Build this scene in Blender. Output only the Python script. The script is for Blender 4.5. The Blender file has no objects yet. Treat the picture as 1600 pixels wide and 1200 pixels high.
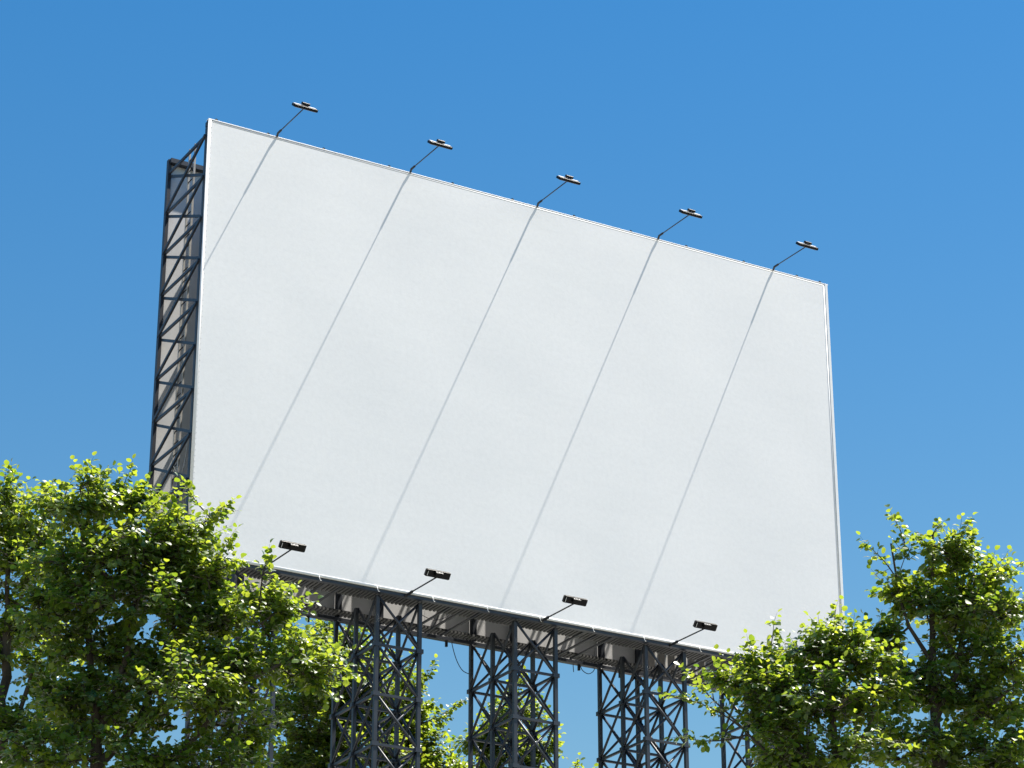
import bpy, math, random
import numpy as np
from mathutils import Vector, Matrix

SC = bpy.context.scene
COL = SC.collection
random.seed(7)
RNG = np.random.default_rng(11)

# ------------------------------------------------------------------ camera
cam = bpy.data.cameras.new('camera')
cam.sensor_width = 36.0
cam.lens = 4219.0 / 1600.0 * 36.0
cam.clip_start = 0.1
cam.clip_end = 9000.0
cam_o = bpy.data.objects.new('camera', cam)
cam_o.location = (0, 0, 1.6)
cam_o.rotation_euler = (math.radians(90 + 23.766), 0, 0)
COL.objects.link(cam_o)
SC.camera = cam_o

# ------------------------------------------------------------------ light
# billboard axes: U along the face, N out of the face
U = Vector((0.8660, 0.5000, 0)); N = Vector((0.5000, -0.8660, 0)); Z = Vector((0, 0, 1))
SUN = (U * 0.428 + Z * 1.0 + N * 0.130).normalized()
sun = bpy.data.lights.new('sun', 'SUN')
sun.energy = 5.0
sun.angle = math.radians(0.53)
sun.color = (1.0, 0.94, 0.84)
sun_o = bpy.data.objects.new('sun', sun)
sun_o.rotation_euler = SUN.to_track_quat('Z', 'Y').to_euler()
sun_o.location = SUN * 120
COL.objects.link(sun_o)

world = bpy.data.worlds.new('World')
SC.world = world
world.use_nodes = True
wn = world.node_tree.nodes; wl = world.node_tree.links
wn.clear()
sky = wn.new('ShaderNodeTexSky')
sky.sky_type = 'NISHITA'
sky.sun_disc = False
sky.sun_elevation = math.asin(SUN.z)
sky.sun_rotation = math.atan2(SUN.x, SUN.y)
sky.altitude = 0
sky.air_density = 1.9
sky.dust_density = 0.25
sky.ozone_density = 3.3
hs = wn.new('ShaderNodeHueSaturation')
hs.inputs['Hue'].default_value = 0.507
hs.inputs['Saturation'].default_value = 1.52
bg = wn.new('ShaderNodeBackground')
bg.inputs['Strength'].default_value = 0.0505
wo = wn.new('ShaderNodeOutputWorld')
wl.new(sky.outputs['Color'], hs.inputs['Color'])
wl.new(hs.outputs['Color'], bg.inputs['Color'])
wl.new(bg.outputs['Background'], wo.inputs['Surface'])

vs = SC.view_settings
vs.view_transform = 'Standard'
vs.look = 'None'
vs.exposure = 1.23
vs.gamma = 1.0
vs.use_curve_mapping = False
SC.cycles.max_bounces = 10
SC.cycles.transmission_bounces = 6
SC.cycles.diffuse_bounces = 4

# ------------------------------------------------------------------ materials
def new_mat(name):
    m = bpy.data.materials.new(name); m.use_nodes = True
    nt = m.node_tree
    return m, nt, nt.nodes['Principled BSDF']

def mat_noise(name, c0, c1, scale, rough, metal=0.0, bump=0.0, bscale=60.0, detail=6.0, spec=0.5, bdist=0.01, stretch=None):
    m, nt, b = new_mat(name)
    tc = nt.nodes.new('ShaderNodeTexCoord')
    src = tc.outputs['Object']
    if stretch:
        mp = nt.nodes.new('ShaderNodeMapping'); mp.inputs['Scale'].default_value = stretch
        nt.links.new(src, mp.inputs['Vector']); src = mp.outputs['Vector']
    nz = nt.nodes.new('ShaderNodeTexNoise'); nz.inputs['Scale'].default_value = scale; nz.inputs['Detail'].default_value = detail
    nt.links.new(src, nz.inputs['Vector'])
    cr = nt.nodes.new('ShaderNodeValToRGB')
    cr.color_ramp.elements[0].position = 0.3; cr.color_ramp.elements[1].position = 0.72
    cr.color_ramp.elements[0].color = (*c0, 1); cr.color_ramp.elements[1].color = (*c1, 1)
    nt.links.new(nz.outputs['Fac'], cr.inputs['Fac'])
    nt.links.new(cr.outputs['Color'], b.inputs['Base Color'])
    b.inputs['Roughness'].default_value = rough
    b.inputs['Metallic'].default_value = metal
    b.inputs['Specular IOR Level'].default_value = spec
    if bump > 0:
        n2 = nt.nodes.new('ShaderNodeTexNoise'); n2.inputs['Scale'].default_value = bscale; n2.inputs['Detail'].default_value = 4
        nt.links.new(tc.outputs['Object'], n2.inputs['Vector'])
        bp = nt.nodes.new('ShaderNodeBump'); bp.inputs['Strength'].default_value = bump; bp.inputs['Distance'].default_value = bdist
        nt.links.new(n2.outputs['Fac'], bp.inputs['Height'])
        nt.links.new(bp.outputs['Normal'], b.inputs['Normal'])
    return m

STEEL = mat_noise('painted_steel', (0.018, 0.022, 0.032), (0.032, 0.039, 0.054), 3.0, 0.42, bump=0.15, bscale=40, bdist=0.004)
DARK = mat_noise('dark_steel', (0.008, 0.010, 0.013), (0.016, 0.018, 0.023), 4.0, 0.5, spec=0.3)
GRATE = mat_noise('grating_steel', (0.06, 0.06, 0.06), (0.11, 0.109, 0.105), 5.0, 0.55)
BLACK = mat_noise('black_housing', (0.003, 0.003, 0.0035), (0.006, 0.006, 0.007), 20.0, 0.4, spec=0.2)
ALU = mat_noise('aluminium_cover', (0.70, 0.70, 0.70), (0.80, 0.80, 0.80), 30.0, 0.4)
GALV = mat_noise('galvanised_steel', (0.36, 0.35, 0.33), (0.52, 0.50, 0.47), 14.0, 0.5, metal=0.25)
SHEET = mat_noise('backing_sheet', (0.65, 0.65, 0.655), (0.73, 0.73, 0.735), 1.6, 0.6, bump=0.1, bscale=9, bdist=0.01, stretch=(3.0, 3.0, 0.35))
HEM = mat_noise('white_hem', (0.78, 0.78, 0.78), (0.84, 0.84, 0.84), 6.0, 0.5)
WIRE = mat_noise('cable_rubber', (0.015, 0.016, 0.02), (0.03, 0.03, 0.035), 9.0, 0.6)
CORD = mat_noise('white_cord', (0.6, 0.6, 0.58), (0.7, 0.7, 0.68), 9.0, 0.6)
BARK = mat_noise('bark', (0.035, 0.028, 0.022), (0.085, 0.068, 0.052), 9.0, 0.85, bump=0.6, bscale=26, bdist=0.02, stretch=(1, 1, 0.25))
GROUND = mat_noise('pale_paving', (0.16, 0.155, 0.145), (0.24, 0.23, 0.215), 0.25, 0.85, bump=0.2, bscale=2.0)
GLASS, _nt, _b = new_mat('lamp_lens')
_b.inputs['Base Color'].default_value = (0.5, 0.52, 0.55, 1); _b.inputs['Roughness'].default_value = 0.12

def canvas_material():
    m, nt, b = new_mat('white_canvas')
    L = nt.links
    tc = nt.nodes.new('ShaderNodeTexCoord')
    big = nt.nodes.new('ShaderNodeTexNoise'); big.inputs['Scale'].default_value = 0.35; big.inputs['Detail'].default_value = 5
    L.new(tc.outputs['Object'], big.inputs['Vector'])
    cr = nt.nodes.new('ShaderNodeValToRGB')
    cr.color_ramp.elements[0].position = 0.3; cr.color_ramp.elements[1].position = 0.7
    cr.color_ramp.elements[0].color = (0.79, 0.795, 0.80, 1); cr.color_ramp.elements[1].color = (0.83, 0.83, 0.83, 1)
    L.new(big.outputs['Fac'], cr.inputs['Fac'])
    mid = nt.nodes.new('ShaderNodeTexNoise'); mid.inputs['Scale'].default_value = 9; mid.inputs['Detail'].default_value = 8
    mid.inputs['Roughness'].default_value = 0.65
    L.new(tc.outputs['Object'], mid.inputs['Vector'])
    cr2 = nt.nodes.new('ShaderNodeValToRGB')
    cr2.color_ramp.elements[0].position = 0.35; cr2.color_ramp.elements[1].position = 0.6
    cr2.color_ramp.elements[0].color = (0.957, 0.957, 0.96, 1); cr2.color_ramp.elements[1].color = (1, 1, 1, 1)
    L.new(mid.outputs['Fac'], cr2.inputs['Fac'])
    mx = nt.nodes.new('ShaderNodeMix'); mx.data_type = 'RGBA'; mx.blend_type = 'MULTIPLY'
    mx.inputs['Factor'].default_value = 1.0
    L.new(cr.outputs['Color'], mx.inputs[6]); L.new(cr2.outputs['Color'], mx.inputs[7])
    L.new(mx.outputs[2], b.inputs['Base Color'])
    b.inputs['Roughness'].default_value = 0.6
    b.inputs['Specular IOR Level'].default_value = 0.3
    # cloth grain and shallow puckers
    fine = nt.nodes.new('ShaderNodeTexNoise'); fine.inputs['Scale'].default_value = 16; fine.inputs['Detail'].default_value = 7
    fine.inputs['Roughness'].default_value = 0.6
    L.new(tc.outputs['Object'], fine.inputs['Vector'])
    b1 = nt.nodes.new('ShaderNodeBump'); b1.inputs['Strength'].default_value = 0.07; b1.inputs['Distance'].default_value = 0.02
    L.new(fine.outputs['Fac'], b1.inputs['Height'])
    mp = nt.nodes.new('ShaderNodeMapping'); mp.inputs['Scale'].default_value = (0.5, 1, 1.3)
    L.new(tc.outputs['Object'], mp.inputs['Vector'])
    wv = nt.nodes.new('ShaderNodeTexNoise'); wv.inputs['Scale'].default_value = 1.1; wv.inputs['Detail'].default_value = 3
    L.new(mp.outputs['Vector'], wv.inputs['Vector'])
    b2 = nt.nodes.new('ShaderNodeBump'); b2.inputs['Strength'].default_value = 0.06; b2.inputs['Distance'].default_value = 0.05
    L.new(wv.outputs['Fac'], b2.inputs['Height']); L.new(b1.outputs['Normal'], b2.inputs['Normal'])
    L.new(b2.outputs['Normal'], b.inputs['Normal'])
    return m
CANVAS = canvas_material()

def leaf_material(name, dark, light, tr_dark, tr_light):
    m = bpy.data.materials.new(name); m.use_nodes = True
    nt = m.node_tree; nt.nodes.clear(); L = nt.links
    at = nt.nodes.new('ShaderNodeAttribute'); at.attribute_name = 'leaf_tint'
    def ramp(a, b):
        r = nt.nodes.new('ShaderNodeValToRGB')
        r.color_ramp.elements[0].color = (*a, 1); r.color_ramp.elements[1].color = (*b, 1)
        L.new(at.outputs['Fac'], r.inputs['Fac']); return r
    r1 = ramp(dark, light); r2 = ramp(tr_dark, tr_light)
    df = nt.nodes.new('ShaderNodeBsdfDiffuse'); L.new(r1.outputs['Color'], df.inputs['Color'])
    tr = nt.nodes.new('ShaderNodeBsdfTranslucent'); L.new(r2.outputs['Color'], tr.inputs['Color'])
    ad = nt.nodes.new('ShaderNodeAddShader'); L.new(df.outputs[0], ad.inputs[0]); L.new(tr.outputs[0], ad.inputs[1])
    gl = nt.nodes.new('ShaderNodeBsdfGlossy'); gl.inputs['Roughness'].default_value = 0.36
    gl.inputs['Color'].default_value = (1, 1, 1, 1)
    fr = nt.nodes.new('ShaderNodeFresnel')
    geo = nt.nodes.new('ShaderNodeNewGeometry')          # the node inverts the index on back faces: undo that
    mr = nt.nodes.new('ShaderNodeMapRange'); mr.inputs['To Min'].default_value = 1.38; mr.inputs['To Max'].default_value = 1 / 1.38
    L.new(geo.outputs['Backfacing'], mr.inputs['Value']); L.new(mr.outputs['Result'], fr.inputs['IOR'])
    mx = nt.nodes.new('ShaderNodeMixShader')
    L.new(fr.outputs[0], mx.inputs[0]); L.new(ad.outputs[0], mx.inputs[1]); L.new(gl.outputs[0], mx.inputs[2])
    out = nt.nodes.new('ShaderNodeOutputMaterial'); L.new(mx.outputs[0], out.inputs['Surface'])
    return m
LEAF = leaf_material('lime_leaf', (0.009, 0.030, 0.005), (0.030, 0.058, 0.010), (0.085, 0.15, 0.008), (0.30, 0.345, 0.024))

# ------------------------------------------------------------------ mesh helpers
class MB:
    """Collects boxes, bars and tubes for one mesh object."""
    def __init__(self): self.v = []; self.f = []; self.s = []
    def quadbox(self, corners, smooth=False):
        o = len(self.v); self.v += [tuple(c) for c in corners]
        for q in ((0, 3, 2, 1), (4, 5, 6, 7), (0, 1, 5, 4), (1, 2, 6, 5), (2, 3, 7, 6), (3, 0, 4, 7)):
            self.f.append(tuple(o + i for i in q)); self.s.append(smooth)
    def box(self, x0, x1, y0, y1, z0, z1):
        self.quadbox([(x0, y0, z0), (x1, y0, z0), (x1, y1, z0), (x0, y1, z0), (x0, y0, z1), (x1, y0, z1), (x1, y1, z1), (x0, y1, z1)])
        return self
    def bar(self, a, b, w, h=None, ref=(0, 1, 0)):
        a = Vector(a); b = Vector(b); h = h or w
        t = (b - a).normalized(); r = Vector(ref)
        if abs(t.dot(r)) > 0.95: r = Vector((1, 0, 0))
        s = t.cross(r).normalized() * (w / 2); q = t.cross(s).normalized() * (h / 2)
        self.quadbox([a - s - q, a + s - q, a + s + q, a - s + q, b - s - q, b + s - q, b + s + q, b - s + q])
        return self
    def angle(self, a, b, w, th=0.012, ref=(0, 1, 0)):
        """L section"""
        a = Vector(a); b = Vector(b)
        t = (b - a).normalized(); r = Vector(ref)
        if abs(t.dot(r)) > 0.95: r = Vector((1, 0, 0))
        s = t.cross(r).normalized(); q = s.cross(t).normalized()
        self.bar2(a, b, s, q, 0, w, 0, th); self.bar2(a, b, s, q, 0, th, th, w)
        return self
    def bar2(self, a, b, s, q, s0, s1, q0, q1):
        c = [(s0, q0), (s1, q0), (s1, q1), (s0, q1)]
        self.quadbox([a + s * i + q * j for i, j in c] + [b + s * i + q * j for i, j in c])
    def tube(self, pts, r, n=8, cap=True):
        pts = [Vector(p) for p in pts]
        rs = r if isinstance(r, (list, tuple)) else [r] * len(pts)
        o = len(self.v); prev = None
        for i, p in enumerate(pts):
            t = (pts[min(i + 1, len(pts) - 1)] - pts[max(i - 1, 0)]).normalized()
            if prev is None:
                s = t.cross(Vector((0, 0, 1)))
                if s.length < 0.1: s = t.cross(Vector((1, 0, 0)))
            else:
                s = prev - t * prev.dot(t)
            s.normalize(); prev = s; q = t.cross(s)
            for k in range(n):
                a = 2 * math.pi * k / n
                self.v.append(tuple(p + s * (math.cos(a) * rs[i]) + q * (math.sin(a) * rs[i])))
        for i in range(len(pts) - 1):
            for k in range(n):
                a = o + i * n + k; b = o + i * n + (k + 1) % n
                self.f.append((a, b, b + n, a + n)); self.s.append(True)
        if cap:
            self.f.append(tuple(o + k for k in range(n))[::-1]); self.s.append(False)
            e = o + (len(pts) - 1) * n
            self.f.append(tuple(e + k for k in range(n))); self.s.append(False)
        return self
    def mesh(self, name, mat):
        me = bpy.data.meshes.new(name)
        me.from_pydata(self.v, [], self.f)
        me.polygons.foreach_set('use_smooth', self.s)
        me.materials.append(mat); me.update()
        return me
    def build(self, name, mat, parent=None, bevel=0.0):
        o = bpy.data.objects.new(name, self.mesh(name, mat))
        COL.objects.link(o)
        if parent: o.parent = parent
        if bevel:
            bv = o.modifiers.new('bevel', 'BEVEL'); bv.width = bevel; bv.segments = 2; bv.limit_method = 'ANGLE'
        return o

def tag(o, label=None, cat=None, group=None, kind=None):
    if label: o['label'] = label
    if cat: o['category'] = cat
    if group: o['group'] = group
    if kind: o['kind'] = kind
    return o

def empty(name, loc, rz=0.0):
    o = bpy.data.objects.new(name, None); o.empty_display_size = 0.3
    o.location = loc; o.rotation_euler = (0, 0, rz); COL.objects.link(o)
    return o

def place(me, name, parent, loc=(0, 0, 0), rot=(0, 0, 0), sc=(1, 1, 1)):
    o = bpy.data.objects.new(name, me); COL.objects.link(o)
    o.parent = parent; o.location = loc; o.rotation_euler = rot; o.scale = sc
    return o

def copy_tree(o, parent=None):
    c = o.copy(); COL.objects.link(c); c.parent = parent
    for ch in list(o.children): copy_tree(ch, c)
    return c

# ------------------------------------------------------------------ ground
gv = [(0, 0, 0)]; gf = []
for k in range(64):
    a = 2 * math.pi * k / 64; gv.append((3500 * math.cos(a), 3500 * math.sin(a), 0))
for k in range(64): gf.append((0, 1 + k, 1 + (k + 1) % 64))
gm = bpy.data.meshes.new('ground'); gm.from_pydata(gv, [], gf); gm.materials.append(GROUND)
g = bpy.data.objects.new('ground', gm); COL.objects.link(g)
tag(g, kind='structure')
GRASS = mat_noise('lawn_turf', (0.025, 0.045, 0.012), (0.05, 0.08, 0.02), 1.5, 0.9, bump=0.4, bscale=30)
lm = bpy.data.meshes.new('lawn'); lv = []
for k in range(48):
    a = 2 * math.pi * k / 48; lv.append((-1 + 17 * math.cos(a), 38 + 13 * math.sin(a), 0.03))
lm.from_pydata(lv, [], [tuple(range(48))]); lm.materials.append(GRASS)
lo_ = bpy.data.objects.new('lawn', lm); COL.objects.link(lo_); tag(lo_, kind='structure')

# ------------------------------------------------------------------ billboard
RZ = math.radians(30.0)
BL = Vector((-7.1609, 55.8119, 22.1396))      # lower left corner of the white face
W, H, D = 18.0, 10.87, 2.35
def world_pt(x, y, z): return BL + U * x - N * y + Z * z
TOWER_U = [1.22 + 3.63 * k for k in range(5)]

bb = empty('billboard', BL, RZ)
tag(bb, 'giant blank white billboard with a second board behind it, standing on lattice towers', 'billboard')

# front face
me = bpy.data.meshes.new('front_panel')
nx, nz = 72, 44; vv = []; ff = []
for j in range(nz + 1):
    for i in range(nx + 1):
        x = 0.07 + (17.84 - 0.07) * i / nx; z = 0.05 + (H - 0.11) * j / nz
        e = min(x - 0.07, 17.84 - x, z - 0.05, H - 0.06 - z)
        dy = 0.004 * math.sin(x * 1.3 + 0.6 * math.sin(z)) * math.sin(z * 0.9 + 1.0) * min(1, max(0, e) / 0.5)
        vv.append((x, dy, z))
for j in range(nz):
    for i in range(nx):
        a = j * (nx + 1) + i; ff.append((a, a + 1, a + nx + 2, a + nx + 1))
me.from_pydata(vv, [], ff); me.polygons.foreach_set('use_smooth', [True] * len(ff)); me.materials.append(CANVAS)
fp = bpy.data.objects.new('front_panel', me); COL.objects.link(fp); fp.parent = bb
fp['label'] = 'blank white stretched canvas face'
# hems: half round welts round the canvas
MB().tube([(0.035, 0.012, 0.02), (0.035, 0.012, H - 0.01)], 0.034, 10).build('edge_hem', HEM, fp)
MB().tube([(0.02, 0.010, 0.032), (17.86, 0.010, 0.032)], 0.034, 10).build('edge_hem', HEM, fp)
MB().tube([(0.02, 0.030, H - 0.035), (17.86, 0.030, H - 0.035)], 0.030, 10).build('edge_hem', HEM, fp)
MB().tube([(17.852, 0.008, 0.05), (17.852, 0.008, H - 0.05)], 0.020, 8).build('edge_hem', HEM, fp)
mb = MB()
for k in range(78): mb.box(0.088, 0.098, -0.003, 0.006, 0.12 + k * 0.137, 0.132 + k * 0.137)
tag(mb.build('lacing_eyelets', GALV, fp), kind='stuff')
# white cover strip at the far end with a dark joint beside it
MB().box(17.875, 17.96, -0.02, 0.03, -0.03, H + 0.02).build('cover_strip', HEM, bb, 0.006)
MB().box(0.0, 18.0, 0.002, 0.12, H + 0.004, H + 0.03).build('top_capping', HEM, bb, 0.005)
# dark backing of the front face and its edge beams
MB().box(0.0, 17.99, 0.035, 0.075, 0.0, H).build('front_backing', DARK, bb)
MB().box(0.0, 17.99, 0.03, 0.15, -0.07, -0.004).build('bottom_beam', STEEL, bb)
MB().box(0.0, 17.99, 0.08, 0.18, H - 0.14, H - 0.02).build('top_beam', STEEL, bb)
# clips along the top edge and hooks along the bottom edge
clip = MB().box(-0.03, 0.03, 0.01, 0.07, 0, 0.035).box(-0.015, 0.015, 0.03, 0.05, 0.035, 0.055).mesh('edge_clip', DARK)
for x in (0.21, 1.56, 3.04, 4.82, 6.59, 8.3, 10.1, 11.8, 13.5, 15.3, 17.0, 17.75):
    place(clip, 'edge_clip', bb, (x, 0.0, H + 0.031))
hk = MB().tube([(0, -0.03, 0.05), (0.015, -0.045, -0.02), (0.04, -0.04, -0.06), (0.065, -0.02, -0.05)], 0.008, 6).mesh('canvas_hook', HEM)
for x in (1.0, 2.0, 3.23, 4.70, 6.14, 7.58, 9.0, 10.46, 11.90, 13.5, 15.0, 16.4):
    place(hk, 'canvas_hook', bb, (x, 0.0, -0.03))

# rear board: sheets seen from inside, carcass behind
ry = D
xs = np.linspace(0.06, 17.94, 16)
for i in range(15):
    a, b = xs[i] + 0.004, xs[i + 1] - 0.004
    if i in (11, 12):
        n = 40; v = []; f = []
        for k in range(n + 1):
            x = a + (b - a) * k / n; y = ry - 0.03 + 0.035 * math.sin(2 * math.pi * (x) / 0.30)
            v += [(x, y, 0.0), (x, y, H)]
        for k in range(n): f.append((2 * k, 2 * k + 2, 2 * k + 3, 2 * k + 1))
        m2 = bpy.data.meshes.new('corrugated_sheet'); m2.from_pydata(v, [], f); m2.materials.append(GALV)
        m2.polygons.foreach_set('use_smooth', [True] * n)
        o = bpy.data.objects.new('corrugated_sheet', m2); COL.objects.link(o); o.parent = bb
    else:
        MB().box(a, b, ry, ry + 0.01, 0.0, H).build('backing_sheet', SHEET, bb)
MB().box(0, 18, ry + 0.03, ry + 0.09, 0.0, H).build('rear_panel', DARK, bb)
MB().box(0, 18, ry - 0.06, ry + 0.09, -0.08, -0.003).build('rear_bottom_beam', STEEL, bb)
MB().box(0, 18, ry - 0.16, ry + 0.09, H - 0.12, H).build('rear_top_beam', STEEL, bb)

# open lattice at the near end
F0, R0 = 0.13, ry + 0.02
MB().box(0.004, 0.10, 0.08, 0.18, -0.08, H - 0.16).build('front_post', STEEL, bb)
MB().box(-0.03, 0.055, ry - 0.07, ry + 0.05, -0.08, H).build('rear_post', STEEL, bb)
nodes = [H - 0.37 - 1.09 * k for k in range(10)]
zf = lambda a, b, w=0.068: MB().bar(a, b, w, 0.05, ref=(1, 0, 0))
for k, z in enumerate(nodes):
    zf((0.02, F0, z), (0.02, R0, z)).build('lattice_strut', STEEL, bb)
    if k + 1 < len(nodes):
        z2 = nodes[k + 1]
        zf((-0.012, F0, z), (-0.012, R0, z2)).build('lattice_brace', STEEL, bb)
        zf((0.058, R0, z - 0.05), (0.058, F0, z2 + 0.05)).build('lattice_brace', STEEL, bb)

# frames inside, in line with the tower legs
for k, t in enumerate(TOWER_U):
    for dx in (0.0, 1.1):
        x = t + dx
        mb = MB()
        mb.box(x - 0.05, x + 0.05, ry - 0.20, ry - 0.03, 0.0, H - 0.13)
        mb.box(x - 0.05, x + 0.05, 0.085, 0.18, 0.0, H - 0.15)
        for j in range(0, 10, 2):
            z = 0.55 + 1.09 * j
            mb.bar((x, 0.18, z), (x, ry - 0.2, z), 0.06)
            if j < 8 and dx == 0: mb.bar((x, 0.18, z), (x, ry - 0.2, z + 2.18), 0.055)
        mb.build('inner_frame', STEEL, bb)
    # short channels and slanted tubes above the walkway
    for y, z in ((1.05, 0.32), (1.38, 0.30)):
        MB().angle((t - 0.95, y, z), (t + 1.75, y, z), 0.085, 0.02, ref=(0, 0, 1)).build('channel', DARK, bb)
    for dx in (-1.3, -0.88, 1.95):
        if t + dx > 17.8: continue
        MB().bar((t + dx, 0.25, 0.0), (t + dx, ry - 0.08, 0.0), 0.045).build('cross_bar', STEEL, bb)
    MB().tube([(t + 0.1, 0.9, 0.05), (t + 0.9, 1.5, 0.9)], 0.035, 8).build('stay', GALV, bb)

# grating walkways under the gap
def grating(y0, y1, name):
    mb = MB(); n = int((W - 0.2) / 0.10)
    for k in range(n):
        x = 0.1 + k * 0.10
        j = RNG.uniform(-0.012, 0.012)
        mb.box(x, x + 0.055, y0 + j, y1 + j, 0.0, 0.05)
    o = mb.build(name, GRATE, bb); tag(o, kind='stuff')
    m2 = MB()
    for y in (y0 + 0.06, (y0 + y1) / 2, y1 - 0.06): m2.box(0.05, 17.95, y - 0.02, y + 0.02, 0.037, 0.07)
    m2.build('grating_bearer', DARK, bb)
grating(0.21, 0.82, 'walkway_grating')
grating(1.93, 2.26, 'walkway_grating')
peg = MB().box(-0.025, 0.025, -0.03, 0.03, -0.13, 0.0).mesh('peg', DARK)
for x in (0.9, 4.15, 7.83, 11.55, 12.74, 15.12): place(peg, 'peg', bb, (x, ry + 0.04, -0.081))

# ------------------------------------------------------------------ towers
BAY = 1.165; NB = 5
z_top = BL.z - 0.09
LEG = MB().box(-0.043, 0.043, -0.043, 0.043, -z_top, 0).mesh('leg', STEEL)
YS = [0.23, 1.28, 2.33]; XS = [0.0, 1.1]
h_x = MB().bar((0, 0, 0), (1.1, 0, 0), 0.055, 0.055).mesh('horizontal_brace', STEEL)
h_y = MB().bar((0, 0, 0), (0, 1.05, 0), 0.055, 0.055, ref=(1, 0, 0)).mesh('horizontal_brace', STEEL)
d_x0 = MB().tube([(0, 0, 0), (1.1, 0, -BAY)], 0.031, 10).mesh('diagonal_brace', STEEL)
d_x1 = MB().tube([(1.1, 0, 0), (0, 0, -BAY)], 0.031, 10).mesh('diagonal_brace', STEEL)
d_y0 = MB().tube([(0, 0, 0), (0, 1.05, -BAY)], 0.031, 10).mesh('diagonal_brace', STEEL)
d_y1 = MB().tube([(0, 1.05, 0), (0, 0, -BAY)], 0.031, 10).mesh('diagonal_brace', STEEL)
plate = MB().box(-0.085, 0.085, -0.058, 0.058, -0.05, 0.05).mesh('joint_plate', STEEL)
low = MB()
nb_all = int(z_top / BAY)
for b in range(NB, nb_all):
    z = -BAY * b
    for y in YS:
        low.bar((0, y, z), (1.1, y, z), 0.055); low.bar((0, y - 0.02, z), (1.1, y - 0.02, z - BAY), 0.05); low.bar((1.1, y + 0.03, z), (0, y + 0.03, z - BAY), 0.05)
    for x in XS:
        for y in YS[:2]:
            low.bar((x, y, z), (x, y + 1.05, z), 0.055, ref=(1, 0, 0)); low.bar((x - 0.02, y, z), (x - 0.02, y + 1.05, z - BAY), 0.05, ref=(1, 0, 0))
            low.bar((x + 0.03, y + 1.05, z), (x + 0.03, y, z - BAY), 0.05, ref=(1, 0, 0))
LOW = low.mesh('lower_bracing', STEEL)
FOOT = MB().box(-0.5, 1.6, -0.3, 2.9, 0.0, 0.3).mesh('footing', GROUND)
TL = ['lattice steel tower under the open lattice end of the billboard, largely wrapped in leaves',
      'lattice steel tower second from the open lattice end, a leafy crown close behind it',
      'lattice steel tower at the middle of the billboard, between two open stretches of sky',
      'lattice steel tower against open sky with one leafy twig across its legs',
      'lattice steel tower farthest along the billboard, mostly hidden by the right-hand trees']
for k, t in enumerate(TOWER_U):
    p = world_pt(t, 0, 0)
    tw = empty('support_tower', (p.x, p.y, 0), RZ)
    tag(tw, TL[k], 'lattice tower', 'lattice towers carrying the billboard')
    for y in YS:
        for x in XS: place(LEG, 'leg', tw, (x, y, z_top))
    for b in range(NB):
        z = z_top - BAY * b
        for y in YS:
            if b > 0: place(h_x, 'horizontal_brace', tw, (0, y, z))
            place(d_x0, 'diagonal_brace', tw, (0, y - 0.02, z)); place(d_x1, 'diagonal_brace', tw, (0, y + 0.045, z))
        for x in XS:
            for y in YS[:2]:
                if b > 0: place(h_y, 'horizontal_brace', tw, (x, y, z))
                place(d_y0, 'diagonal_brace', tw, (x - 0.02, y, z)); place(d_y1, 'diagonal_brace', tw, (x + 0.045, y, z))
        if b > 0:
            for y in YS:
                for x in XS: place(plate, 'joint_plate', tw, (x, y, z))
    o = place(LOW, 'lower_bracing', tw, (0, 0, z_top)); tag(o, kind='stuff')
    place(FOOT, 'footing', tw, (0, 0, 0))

# ------------------------------------------------------------------ ladder
lp = world_pt(0.24, 1.46, 0)
ld = empty('ladder', lp, RZ)
tag(ld, 'tall narrow galvanised ladder standing in the gap behind the open lattice end', 'ladder')
for y in (-0.16, 0.16): MB().box(-0.022, 0.022, y - 0.022, y + 0.022, 0.07, H + 0.02).build('rail', GALV, ld)
rung = MB().tube([(0, -0.14, 0), (0, 0.14, 0)], 0.014, 8).mesh('rung', DARK)
for k in range(36): place(rung, 'rung', ld, (0, 0, 0.25 + 0.295 * k))

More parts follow.
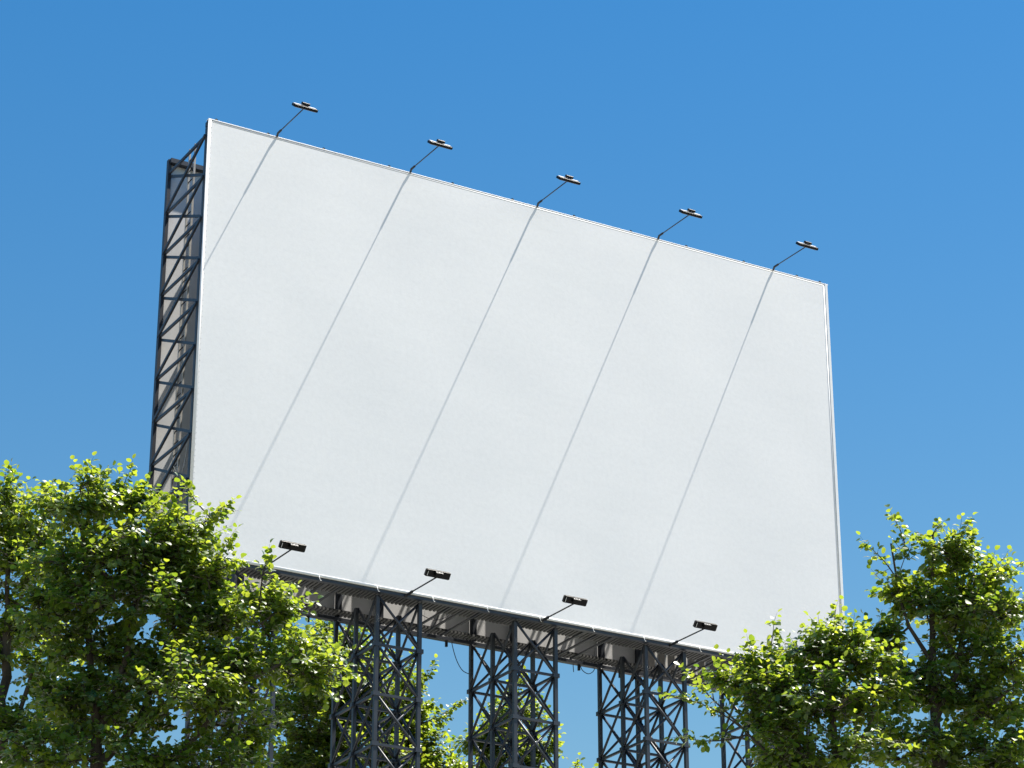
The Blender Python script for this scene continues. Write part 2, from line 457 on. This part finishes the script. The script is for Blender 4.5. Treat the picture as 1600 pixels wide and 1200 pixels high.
# ------------------------------------------------------------------ floodlights
def make_lamp(tilt, top):
    root = empty('floodlight', (0, 0, 0))
    head = MB().box(-0.295, 0.295, -0.085, 0.085, -0.035, 0.032)
    c, s = math.cos(tilt), math.sin(tilt)
    y0 = -1.50
    M = Matrix.Translation((0, y0, 0.03 if top else 0.0)) @ Matrix.Rotation(tilt, 4, 'X')
    def put(mb, name, mat, par=root, bev=0.0):
        o = mb.build(name, mat, par, bev)
        return o
    hd = put(head, 'lamp_housing', BLACK, root, 0.008); hd.matrix_local = M
    cov = put(MB().box(-0.28, 0.28, -0.01, 0.08, 0.034, 0.042), 'housing_cover', ALU if top else BLACK, hd)
    put(MB().box(-0.27, 0.27, -0.07, 0.07, -0.041, -0.037), 'lens', GLASS, hd)
    for sx in (-1, 1): put(MB().box(sx * 0.299 - 0.012, sx * 0.299 + 0.012, -0.075, 0.075, -0.03, 0.03), 'end_cap', BLACK, hd)
    put(MB().box(-0.10, 0.10, -0.03, 0.065, 0.050, 0.115), 'ballast_box', BLACK, hd, 0.01)
    if not top:  # small white chips stand in for sun glinting through the yoke
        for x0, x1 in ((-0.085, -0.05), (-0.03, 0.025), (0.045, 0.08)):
            put(MB().box(x0, x1, 0.067, 0.071, 0.062, 0.085), 'glint_chip', HEM, hd)
        put(MB().box(-0.27, -0.262, -0.06, 0.05, 0.046, 0.052), 'glint_chip', HEM, hd)
    if top:
        put(MB().tube([(0, 0.02, -0.02), (0, -0.03, 0.055), (0, -0.205, 0.055)], 0.028, 8), 'bracket', STEEL)
        put(MB().tube([(0, -0.19, 0.055), (0, -1.43, 0.035)], 0.014, 8), 'arm', STEEL)
    else:
        put(MB().tube([(0, 0.06, -0.05), (0, -0.05, -0.05), (0, -0.30, -0.045)], 0.034, 8), 'bracket', DARK)
        put(MB().tube([(0, -0.29, -0.045), (0, -1.44, -0.06)], 0.017, 8), 'arm', DARK)
    return root
LT = make_lamp(math.radians(38), True)
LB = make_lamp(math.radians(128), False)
top_lab = ['floodlight on a top-edge arm nearest the open lattice end, highest lamp of all',
           'floodlight on a top-edge arm, second lamp from the lattice end of the top row',
           'floodlight on a top-edge arm, middle lamp of the five in the top row',
           'floodlight on a top-edge arm, fourth lamp along the falling top row',
           'floodlight on a top-edge arm nearest the far upper corner of the white face']
bot_lab = ['black floodlight on a bottom-edge arm beside the leafy twigs of the left tree',
           'black floodlight on a bottom-edge arm above the tower second from the lattice end',
           'black floodlight on a bottom-edge arm above the middle lattice tower',
           'black floodlight on a bottom-edge arm nearest the right-hand trees',
           'black floodlight on a bottom-edge arm behind the right-hand tree crown']
for k in range(5):
    x = 1.775 + 3.61 * k
    a = LT if k == 0 else copy_tree(LT)
    a.location = world_pt(x, -0.03, H + 0.03); a.rotation_euler = (0, 0, RZ)
    tag(a, top_lab[k], 'floodlight', 'floodlights along the top edge')
    if k < 4:
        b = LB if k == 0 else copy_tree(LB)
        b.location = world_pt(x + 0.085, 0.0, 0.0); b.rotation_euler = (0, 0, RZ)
        tag(b, bot_lab[k], 'floodlight', 'floodlights along the bottom edge')

# ------------------------------------------------------------------ loose cables
def smooth_path(pts, n=5):
    P = [Vector(p) for p in pts]; out = []
    for i in range(len(P) - 1):
        p0 = P[max(i - 1, 0)]; p1 = P[i]; p2 = P[i + 1]; p3 = P[min(i + 2, len(P) - 1)]
        for k in range(n):
            t = k / n
            out.append(0.5 * ((2 * p1) + (p2 - p0) * t + (2 * p0 - 5 * p1 + 4 * p2 - p3) * t * t + (3 * p1 - p0 - 3 * p2 + p3) * t ** 3))
    out.append(P[-1]); return out
CABLES = [
    ('thin dark cable dangling in a long curve from the rear edge beside the middle tower', WIRE, 2.46, [(8.0, 0), (8.08, -.29), (8.18, -.53), (8.32, -.71), (8.5, -.77)]),
    ('thin dark cable hanging in a short loop below the rear edge beside the fourth tower', WIRE, 2.46, [(11.62, 0), (11.69, -.16), (11.86, -.23), (12.01, -.14), (12.07, 0.0)]),
    ('short straight cable end hanging below the rear edge between the middle and fourth towers', WIRE, 2.46, [(11.42, 0), (11.44, -.25)]),
    ('thin cable slanting down to the last tower in front of the sky', WIRE, 2.5, [(15.56, 0), (15.63, -.35), (15.75, -.75)]),
    ('sagging cable strung across the pale inner sheets right of the second tower', WIRE, 2.28, [(7.11, .43), (7.32, .37), (7.53, .38), (7.74, .48), (7.93, .66)]),
    ('cable running down the pale inner sheets right of the second tower', WIRE, 2.31, [(7.61, .7), (7.54, .43), (7.47, .29), (7.37, .1)]),
    ('white cord hanging in a loop inside the open lattice end', CORD, 1.0, [(.31, 3.05), (.28, 2.65), (.21, 2.29), (.1, 2.26), (0, 2.39)]),
]
for lab, m, y, pts in CABLES:
    p0 = world_pt(pts[0][0], y, pts[0][1])
    o = MB().tube(smooth_path([(x - pts[0][0], 0, z - pts[0][1]) for x, z in pts]), 0.010, 6).build('cable', m)
    o.location = p0; o.rotation_euler = (0, 0, RZ)
    tag(o, lab, 'cable', 'loose cables on the billboard frame')

# ------------------------------------------------------------------ trees
# leaf template: rounded blade, folded along the midrib, drooping tip.  x across, y along, z up
LV = np.array([[0, 0, 0], [0, .34, -.02], [0, .70, -.03], [0, 1.0, -.14],
               [-.26, .10, .03], [-.46, .40, .07], [-.36, .74, .02],
               [.26, .10, .03], [.46, .40, .07], [.36, .74, .02]])
LF = [(0, 1, 4), (4, 1, 5), (5, 1, 2), (5, 2, 6), (6, 2, 3), (0, 7, 1), (7, 8, 1), (8, 2, 1), (8, 9, 2), (9, 3, 2)]
LFa = np.array(LF)

def norm(a): return a / np.maximum(np.linalg.norm(a, axis=-1, keepdims=True), 1e-9)

def leaf_frames(rng, tip_dir, up_bias=1.0):
    pass

def raw_mesh(name, verts, tris, mat, tint=None, smooth=True):
    me = bpy.data.meshes.new(name)
    nv, nt_ = len(verts), len(tris)
    me.vertices.add(nv); me.vertices.foreach_set('co', np.ascontiguousarray(verts, np.float32).ravel())
    k = tris.shape[1]
    me.loops.add(nt_ * k); me.loops.foreach_set('vertex_index', np.ascontiguousarray(tris, np.int32).ravel())
    me.polygons.add(nt_); me.polygons.foreach_set('loop_start', np.arange(0, nt_ * k, k, dtype=np.int32))
    me.polygons.foreach_set('use_smooth', np.full(nt_, smooth, dtype=bool))
    if tint is not None:
        at = me.attributes.new('leaf_tint', 'FLOAT', 'POINT'); at.data.foreach_set('value', np.ascontiguousarray(tint, np.float32))
    me.materials.append(mat); me.update(calc_edges=True); me.validate()
    return me

LEAF_VARIANTS = [raw_mesh('leaf', LV, LFa, LEAF, np.full(len(LV), t)) for t in (0.1, 0.3, 0.5, 0.7, 0.9)]

def segments_mesh(name, P0, P1, R0, R1, sides, mat):
    P0 = np.asarray(P0); P1 = np.asarray(P1); R0 = np.asarray(R0)[:, None]; R1 = np.asarray(R1)[:, None]
    t = norm(P1 - P0)
    ref = np.where(np.abs(t[:, 2:3]) > 0.9, np.array([[1., 0, 0]]), np.array([[0, 0, 1.]]))
    s = norm(np.cross(t, ref)); q = np.cross(t, s)
    n = len(P0); V = np.zeros((n, 2 * sides, 3))
    for k in range(sides):
        a = 2 * math.pi * k / sides
        d = s * math.cos(a) + q * math.sin(a)
        V[:, k] = P0 - t * R0 * 0.4 + d * R0; V[:, sides + k] = P1 + t * R1 * 0.4 + d * R1
    base = (np.arange(n) * 2 * sides)[:, None]
    F = []
    for k in range(sides):
        j = (k + 1) % sides
        F.append(np.concatenate([base + k, base + j, base + sides + j, base + sides + k], 1))
    return raw_mesh(name, V.reshape(-1, 3), np.concatenate(F), mat)

def make_tree(name, label, seed, base, trunk, limbs, lobes, shoots, leaf, dens, big_leaves, depth=1.0, group=None):
    """trunk: polyline of (x, y, z, r); limbs: polylines that spring from it; lobes: (x, z, rx, rz, y)"""
    rng = np.random.default_rng(seed)
    root = empty(name, base); tag(root, label, 'tree', group)
    off = np.array(base, float)
    # ---- skeleton nodes
    pos = []; par = []; fixed = []
    def add_path(pts, parent):
        ids = []
        for i in range(len(pts)):
            if i == 0 and parent is not None: ids.append(parent); continue
            if ids:
                a = pos[ids[-1]]; b = np.array(pts[i][:3], float)
                m = max(1, int(np.linalg.norm(b - a) / 0.35)); pr = ids[-1]
                for k in range(1, m + 1):
                    w = rng.normal(0, 0.02, 3) if k < m else 0
                    pos.append(a + (b - a) * k / m + w); par.append(pr); fixed.append(pts[i][3]); pr = len(pos) - 1
                ids.append(pr)
            else:
                pos.append(np.array(pts[i][:3], float)); par.append(-1); fixed.append(pts[i][3]); ids.append(len(pos) - 1)
        return ids
    add_path(trunk, None)
    for lb in limbs:
        d = [np.linalg.norm(np.array(lb[0][:3]) - p) for p in pos]
        add_path(lb, int(np.argmin(d)))
    n_trunk = len(pos)
    # ---- clump centres
    C = []; CD = []; reach = 0.22 * leaf / 0.11
    for (x, z, rx, rz, y) in lobes:
        rx = max(0.12, rx - reach * 0.6); rz = max(0.12, rz - reach); z = z - reach * 0.25
        ry_ = depth * 0.5 * (rx + rz) * 1.25
        n = max(3, int(dens * math.pi * (rx + reach * 0.6) * (rz + reach) / 46.0))
        d = norm(rng.normal(0, 1, (n, 3))); r = rng.uniform(0.05, 1, n) ** 0.42
        p = d * r[:, None] * np.array([rx, ry_, rz])
        keep = np.ones(n, bool)
        c = p + np.array([x, y, z])
        C.append(c[keep]); dd = norm(p / np.array([rx, ry_, rz]) + 1e-6) * 0.75 + np.array([0, 0, 0.55]) + rng.normal(0, 0.35, (n, 3))
        CD.append(norm(dd)[keep])
    C = np.concatenate(C); CD = np.concatenate(CD)
    P = np.array(pos)
    dmin = np.array([np.min(np.linalg.norm(P - c, axis=1)) for c in C])
    order = np.argsort(dmin)
    P = list(pos)
    arr = np.zeros((len(pos) + 12 * len(C), 3)); arr[:len(pos)] = np.array(pos); cnt = len(pos)
    clump_node = np.zeros(len(C), int)
    for ci in order:
        c = C[ci]
        v = c - arr[:cnt]; d = np.linalg.norm(v, axis=1)
        cost = d * (1.0 + 0.55 * np.clip(-v[:, 2] / np.maximum(d, 1e-6) + 0.15, 0, 1.2))
        j = int(np.argmin(cost)); a = arr[j]; L = d[j]
        m = max(1, int(L / 0.22)); pr = j
        sag = np.array([0, 0, 0.10 * L]) + rng.normal(0, 0.05 * L, 3)
        for k in range(1, m + 1):
            t = k / m
            q = a + (c - a) * t - sag * (4 * t * (1 - t)) * 0.6
            if m > 1 and k < m: q = q + rng.normal(0, 0.012, 3)
            if cnt >= len(arr): arr = np.concatenate([arr, np.zeros((4000, 3))])
            arr[cnt] = q; par.append(pr); pr = cnt; cnt += 1
        clump_node[ci] = pr
    n_all = cnt
    w = np.zeros(n_all); w[clump_node] += 1
    par = np.array(par)
    for i in range(n_all - 1, -1, -1):
        if par[i] >= 0: w[par[i]] += w[i]
    rad = 0.0055 * np.maximum(w, 0.6) ** 0.46
    for i in range(n_trunk): rad[i] = max(rad[i] * 0.8, fixed[i])
    rad = np.minimum(rad, 0.16)
    idx = np.arange(n_all); has = par >= 0
    tr = idx[(idx < n_trunk) & has]; brn = idx[(idx >= n_trunk) & has]
    def seg_obj(nm, ids, sides):
        o = bpy.data.objects.new(nm, segments_mesh(nm, arr[par[ids]] - off, arr[ids] - off, np.maximum(np.minimum(rad[par[ids]], rad[ids] * 1.5), rad[ids]), rad[ids], sides, BARK))
        COL.objects.link(o); o.parent = root; return o
    seg_obj('trunk', tr, 10)
    # ---- twigs and leaves
    S0 = []; S1 = []; SR0 = []; SR1 = []; LO = []; LA = []; LN = []; LS = []; LT_ = []
    def twig(p, d, L, r0=0.006, sp=0.046, tint0=0.5):
        n = max(3, int(L / sp)); st = L / n; cur = p.copy(); t = d.copy()
        side = 1 if rng.random() < 0.5 else -1
        bend = rng.normal(0, 0.05, 3) + np.array([0, 0, -0.015])
        for k in range(n):
            nx_ = cur + t * st
            S0.append(cur); S1.append(nx_); SR0.append(r0 * (1 - 0.7 * k / n)); SR1.append(r0 * (1 - 0.7 * (k + 1) / n))
            cur = nx_; t = t + bend; t /= np.linalg.norm(t)
            h = np.cross(t, [0, 0, 1.0]); h /= max(np.linalg.norm(h), 1e-6)
            side = -side
            a = t * rng.uniform(0.25, 0.75) + h * side * rng.uniform(0.7, 1.0) + np.array([0, 0, rng.uniform(-0.55, 0.05)]) + rng.normal(0, 0.2, 3)
            if k == n - 1: a = t + rng.normal(0, 0.15, 3) + np.array([0, 0, -0.2])
            a /= np.linalg.norm(a)
            nn = np.array([0, 0, 0.85]) + d * 0.45 + rng.normal(0, 0.45, 3)
            nn = nn - a * nn.dot(a); nn /= max(np.linalg.norm(nn), 1e-6)
            sz = leaf * rng.uniform(0.72, 1.18) * (1.0 if k < n - 2 else 0.85)
            LO.append(cur + a * 0.018); LA.append(a); LN.append(nn); LS.append(sz); LT_.append(min(1, max(0, tint0 + rng.normal(0, 0.22))))
    for ci in range(len(C)):
        p = arr[clump_node[ci]]; d0 = CD[ci]; tint0 = rng.uniform(0.25, 0.75)
        for k in range(rng.integers(5, 8)):
            h = norm(np.cross(d0, [0, 0, 1.0]) + 1e-6)
            d = d0 + h * rng.normal(0, 0.75) + rng.normal(0, 0.30, 3); d = norm(d)
            q = p - d0 * rng.uniform(0, 0.16)
            twig(q, d, rng.uniform(0.18, 0.48) * leaf / 0.095, tint0=tint0, sp=0.046 * leaf / 0.095)
    for (s, e) in list(shoots) + auto_shoots(rng, lobes, 5):
        s = np.array(s, float); e = np.array(e, float); e = e + (s - e) * 0.22 / max(0.22, np.linalg.norm(e - s))
        j = int(np.argmin(np.linalg.norm(arr[:n_all] - s, axis=1))); s = arr[j].copy()
        v = e - s; L = np.linalg.norm(v); m = max(4, int(L / 0.09)); prev = s
        perp = norm(np.cross(v, [0, 1.0, 0.2])) * L * rng.uniform(-0.10, 0.10)
        for k in range(1, m + 1):
            t = k / m; q = s + v * t + perp * 4 * t * (1 - t) + np.array([0, 0, 0.0])
            r = 0.011 * (1 - t) + 0.004
            S0.append(prev); S1.append(q); SR0.append(r + 0.0006); SR1.append(r)
            if t > 0.18:
                tv = norm(q - prev)
                for _ in range(2):
                    dd = norm(tv * 0.8 + rng.normal(0, 0.6, 3) + np.array([0, 0, 0.1]))
                    twig(q, dd, rng.uniform(0.08, 0.22) * (1.25 - t) * leaf / 0.095, 0.004, 0.046 * leaf / 0.095, 0.6)
            prev = q
        twig(prev, norm(v), 0.16 * leaf / 0.095, 0.004, 0.04 * leaf / 0.095, 0.6)
    ob = seg_obj('branches', brn, 6); tag(ob, kind='stuff')
    o = bpy.data.objects.new('twigs', segments_mesh('twigs', np.array(S0) - off, np.array(S1) - off, SR0, SR1, 4, BARK))
    COL.objects.link(o); o.parent = root; tag(o, kind='stuff')
    LO = np.array(LO); LA = np.array(LA); LN = np.array(LN); LS = np.array(LS); LT_ = np.array(LT_)
    LX = np.cross(LA, LN)
    # width varies a little from leaf to leaf
    wv = rng.uniform(0.85, 1.1, len(LO))
    fold = rng.uniform(0.3, 2.2, len(LO))
    single = np.zeros(len(LO), bool)
    if big_leaves:
        eye = np.array([0, 0, 1.6]); v = LO - eye; dist = np.linalg.norm(v, axis=1)
        facing = np.abs((norm(v) * LN).sum(1)) * LS / dist
        fw = np.array([0, math.cos(math.radians(23.766)), math.sin(math.radians(23.766))]); upv = np.array([0, -fw[2], fw[1]])
        zc = v @ fw; inside = (np.abs(v[:, 0] / zc) < 0.188) & (np.abs((v @ upv) / zc) < 0.141)
        zone = LO[:, 1] < np.quantile(LO[:, 1], 0.22)
        score = np.where(inside & zone & (facing < np.quantile(facing, 0.93)), facing * rng.uniform(0.3, 1, len(LO)), 0)
        sel = np.argsort(-score)[:big_leaves]; single[sel] = True
        for i in sel:
            M = Matrix(((LX[i][0] * wv[i] * LS[i], LA[i][0] * LS[i], LN[i][0] * LS[i], LO[i][0] - off[0]),
                        (LX[i][1] * wv[i] * LS[i], LA[i][1] * LS[i], LN[i][1] * LS[i], LO[i][1] - off[1]),
                        (LX[i][2] * wv[i] * LS[i], LA[i][2] * LS[i], LN[i][2] * LS[i], LO[i][2] - off[2]), (0, 0, 0, 1)))
            lf = bpy.data.objects.new('leaf', LEAF_VARIANTS[min(4, int(LT_[i] * 5))])
            COL.objects.link(lf); lf.parent = root; lf.matrix_local = M
    k = ~single
    A, X, Nn, O, S, T = LA[k], LX[k], LN[k], LO[k] - off, LS[k], LT_[k]
    V = (O[:, None, :] + S[:, None, None] * (LV[None, :, 0:1] * wv[k][:, None, None] * X[:, None, :] + LV[None, :, 1:2] * A[:, None, :]
         + LV[None, :, 2:3] * fold[k][:, None, None] * Nn[:, None, :]))
    F = LFa[None] + (np.arange(len(O)) * len(LV))[:, None, None]
    cm = raw_mesh('crown', V.reshape(-1, 3), F.reshape(-1, 3), LEAF, np.repeat(T, len(LV)))
    co = bpy.data.objects.new('crown', cm); COL.objects.link(co); co.parent = root; tag(co, kind='stuff')
    print(name, 'leaves', len(LO), 'clumps', len(C))
    return root

def auto_shoots(rng, lobes, n):
    out = []
    for (x, z, rx, rz, y) in lobes:
        for _ in range(n):
            a = rng.uniform(-0.15 * math.pi, 1.15 * math.pi); ca, sa = math.cos(a), math.sin(a)
            s = (x + 0.5 * rx * ca, y + rng.uniform(-0.5, 0.2), z + 0.5 * rz * sa)
            L = rng.uniform(0.8, 1.28)
            out.append((s, (x + rx * L * ca + rng.normal(0, 0.08), s[1] - 0.1, z + rz * L * sa - 0.02 + rng.uniform(-0.05, 0.15))))
    return out

def lob(y, L): return [(a, b, c, d, y + RNG.uniform(-0.25, 0.25)) for a, b, c, d in L]

GF = 'broad-leaved trees in front of the billboard'
GB = 'broad-leaved trees behind the billboard'
make_tree('lime_tree', 'leafy tree at the left edge whose dark upright trunk shows against gaps of sky', 21, (-7.6, 40.5, 0),
    [(-7.6, 40.5, 0, .16), (-7.75, 40.5, 8, .14), (-7.85, 40.5, 12.5, .10), (-7.95, 40.5, 15.2, .075), (-8.05, 40.5, 17.0, .04)],
    [[(-7.85, 40.5, 13.4, .05), (-7.55, 40.4, 14.2, .035), (-7.3, 40.3, 15.0, .02)], [(-7.9, 40.5, 15.0, .05), (-8.5, 40.4, 16.3, .03)],
     [(-7.95, 40.5, 15.2, .05), (-7.6, 40.6, 16.4, .03), (-7.5, 40.5, 17.2, .02)]],
    lob(40.5, [(-8.02, 17.14, 1.0, 0.66), (-8.78, 16.53, 1.15, 1.04), (-7.59, 16.32, 0.7, 0.55), (-8.3, 15.03, 0.45, 0.5), (-8.35, 13.68, .8, 0.7), (-7.2, 13.6, .6, .6), (-7.5, 12.6, 0.9, 0.6), (-7.6, 15.4, .7, .5), (-7.25, 14.6, .55, .4)]),
    [((-7.9, 40.3, 17.3), (-8.1, 40.1, 17.9)), ((-7.6, 40.3, 17.0), (-7.3, 40.1, 17.55))], 0.106, 1050, 250, group=GF)
make_tree('lime_tree', 'wide sunlit tree on the left reaching across the lattice end and the first tower', 22, (-5.9, 37, 0),
    [(-5.9, 37, 0, .16), (-5.85, 37, 8, .14), (-5.86, 37, 12.0, .09), (-5.92, 37, 12.9, .075), (-6.1, 37, 14.0, .05), (-6.3, 37, 15.6, .03)],
    [[(-5.9, 37, 12.6, .06), (-5.5, 36.9, 13.6, .045), (-5.45, 36.9, 14.4, .03), (-5.4, 37, 15.2, .02)],
     [(-5.86, 37, 11.9, .07), (-5.3, 37.1, 12.7, .055), (-5.05, 37.1, 13.6, .04), (-4.7, 37, 14.6, .03), (-4.6, 37, 15.6, .018)],
     [(-5.86, 37, 11.2, .07), (-4.6, 36.8, 12.2, .05), (-3.9, 36.7, 13.1, .035), (-3.0, 36.7, 13.6, .02)]],
    lob(37, [(-6.39, 15.90, 0.67, 0.50), (-5.68, 15.90, 0.40, 0.40), (-5.45, 15.14, 0.85, 0.68), (-4.70, 15.62, 0.52, 0.68), (-5.0, 15.25, 0.6, 0.6), (-5.0, 13.65, 0.85, 0.45), (-4.2, 13.4, 0.8, 0.5), (-5.9, 12.7, 0.7, 0.4), (-6.65, 14.4, 0.5, 0.4), (-6.23, 14.85, 0.94, 0.61), (-4.32, 14.8, 0.50, 0.42), (-5.4, 14.30, 1.22, 0.46), (-6.38, 13.0, 0.6, 0.45), (-4.65, 13.01, 1.0, 0.65), (-5.61, 12.1, 1.2, 0.42), (-3.68, 14.0, 0.85, 0.70), (-2.92, 13.44, 0.60, 0.42), (-3.5, 14.38, 0.40, 0.34), (-3.95, 12.63, 0.55, 0.46), (-4.62, 14.26, 0.75, 0.47), (-4.4, 11.9, .9, .5), (-6.5, 13.85, .65, .42), (-5.6, 13.4, .7, .40), (-5.9, 13.75, .4, .3), (-5.1, 14.8, .8, .5), (-6.7, 12.2, .5, .4)]),
    [((-6.2, 36.8, 16.0), (-6.44, 36.7, 16.58)), ((-5.75, 36.8, 16.0), (-5.52, 36.7, 16.58)), ((-4.7, 36.8, 15.9), (-4.82, 36.7, 16.36)),
     ((-4.3, 36.7, 15.2), (-3.88, 36.6, 15.42)), ((-3.75, 36.7, 14.55), (-3.43, 36.6, 15.22)), ((-2.6, 36.7, 13.5), (-2.12, 36.6, 13.12)), ((-5.5, 36.8, 15.8), (-5.35, 36.7, 16.25))],
    0.104, 930, 300, group=GF)
make_tree('lime_tree', 'tall open tree at the right edge with a pointed top against the sky', 23, (5.95, 36, 0),
    [(5.95, 36, 0, .15), (5.9, 36, 8, .13), (5.84, 36, 12.0, .09), (5.86, 36, 13.2, .065), (5.9, 36, 14.2, .04), (5.98, 36, 15.1, .02)],
    [[(5.85, 36, 12.4, .06), (6.2, 36, 13.1, .045), (6.35, 36, 13.9, .03), (6.5, 36, 14.5, .02)],
     [(5.86, 36, 13.1, .04), (5.55, 35.9, 13.7, .025), (5.42, 35.9, 14.4, .018), (5.35, 35.8, 14.9, .012)],
     [(5.84, 36, 12.0, .05), (6.5, 36, 12.5, .035), (7.0, 36, 12.9, .02)]],
    lob(36, [(5.94, 14.70, 0.60, 0.40), (6.55, 14.44, 0.55, 0.38), (5.50, 14.25, 0.34, 0.34), (6.87, 13.92, 0.50, 0.5), (5.95, 14.05, 0.62, 0.40), (5.30, 13.52, 0.32, 0.26), (6.3, 13.9, .5, .4), (6.79, 12.75, 0.62, 0.60), (6.04, 12.85, 0.72, 0.42), (5.64, 12.06, 0.81, 0.45), (7.03, 11.88, 0.81, 0.54), (6.3, 11.8, .7, .5), (6.95, 13.3, .6, .4), (5.55, 13.0, .5, .35), (6.35, 13.4, .45, .35)]),
    [((5.7, 35.8, 14.7), (5.28, 35.7, 15.46)), ((5.55, 35.8, 14.5), (4.82, 35.7, 14.97)), ((6.0, 35.8, 15.0), (6.1, 35.7, 15.36)), ((6.85, 35.8, 14.3), (7.25, 35.7, 14.68)), ((5.6, 35.8, 14.0), (5.25, 35.7, 14.12)), ((6.4, 35.8, 14.7), (6.5, 35.7, 15.2))],
    0.101, 1050, 300, group=GF)
make_tree('lime_tree', 'low round tree hiding the lower far corner of the white board', 24, (4.5, 35, 0),
    [(4.5, 35, 0, .14), (4.4, 35, 8, .12), (4.35, 35, 11.2, .08), (4.3, 35, 12.2, .05), (4.3, 35, 13.2, .025)],
    [[(4.35, 35, 11.0, .06), (3.7, 34.9, 11.9, .04), (3.3, 34.9, 12.6, .02)], [(4.35, 35, 11.3, .05), (4.8, 35, 12.0, .03), (4.95, 35, 12.6, .02)],
     [(4.3, 35, 10.8, .05), (3.4, 34.9, 11.6, .03), (2.9, 34.8, 12.1, .015)]],
    lob(35, [(4.26, 13.17, 0.72, 0.36), (3.51, 12.76, 0.52, 0.36), (2.98, 12.68, 0.28, 0.22), (3.96, 12.35, 0.92, 0.50), (3.55, 12.0, 0.48, 0.38), (4.84, 12.53, 0.57, 0.40), (4.19, 11.64, 1.0, 0.43), (3.65, 11.5, .5, .3), (3.45, 12.4, .45, .4), (4.7, 12.95, .45, .35)]),
    [((3.0, 34.8, 11.9), (1.92, 34.7, 12.42)), ((3.0, 34.8, 12.1), (2.22, 34.7, 12.78)), ((3.0, 34.8, 11.8), (2.05, 34.7, 11.75)), ((3.5, 34.8, 12.9), (3.56, 34.7, 13.56)), ((3.1, 34.8, 12.7), (2.95, 34.7, 13.02)), ((4.3, 34.8, 13.3), (4.46, 34.7, 13.74)), ((3.2, 34.8, 12.8), (3.2, 34.7, 13.25))],
    0.100, 1120, 300, group=GF)
make_tree('lime_tree', 'tall tree behind the second lattice tower, seen through its braces', 25, (-3.4, 66.5, 0),
    [(-3.4, 66.5, 0, .2), (-3.4, 66.5, 12, .16), (-3.5, 66.5, 19, .12), (-3.7, 66.5, 22, .05), (-4.2, 66.5, 23.5, .03)],
    [[(-3.5, 66.5, 19.2, .07), (-2.6, 66.4, 20.6, .05), (-2.3, 66.4, 21.4, .03)], [(-3.5, 66.5, 19.0, .07), (-4.8, 66.4, 21, .05)]],
    lob(66.5, [(-4.58, 22.89, 1.45, 1.35), (-3.25, 21.96, 1.25, 1.1), (-2.30, 21.05, 0.85, 0.78), (-3.54, 20.12, 1.79, 1.14), (-5.18, 21.28, 1.47, 1.31), (-1.7, 19.9, .8, .7), (-5.1, 19.9, 1.3, 1.0)]),
    [((-2.4, 66.2, 21.8), (-1.96, 66, 22.98)), ((-2.0, 66.2, 21.3), (-1.1, 66, 22.0)), ((-2.8, 66.2, 22.5), (-2.5, 66, 23.2))], 0.14, 800, 0, group=GB)
make_tree('lime_tree', 'small leafy treetop behind the middle lattice tower at the foot of the picture', 26, (0.2, 68, 0),
    [(0.2, 68, 0, .18), (0.2, 68, 14, .13), (0.2, 68, 19.5, .08), (0.2, 68, 21.5, .04), (0.15, 68, 22.5, .02)],
    [[(0.2, 68, 19.4, .05), (-0.5, 68, 20.8, .03)], [(0.2, 68, 19.0, .05), (1.4, 67.9, 19.9, .03)]],
    lob(68, [(0.12, 22.15, 0.78, 0.70), (-0.17, 21.0, 1.05, 0.75), (0.72, 21.0, 0.55, 0.75), (-0.78, 21.3, 0.5, 0.45), (1.7, 20.0, 0.8, 0.5), (.2, 19.8, 1.2, .6)]),
    [((0.2, 67.8, 22.5), (0.3, 67.7, 23.2)), ((0.8, 67.8, 21.2), (1.2, 67.7, 21.7)), ((1.8, 67.8, 20.2), (2.4, 67.7, 20.75)), ((1.6, 67.8, 20.3), (1.8, 67.7, 20.9))], 0.14, 750, 0, group=GB)
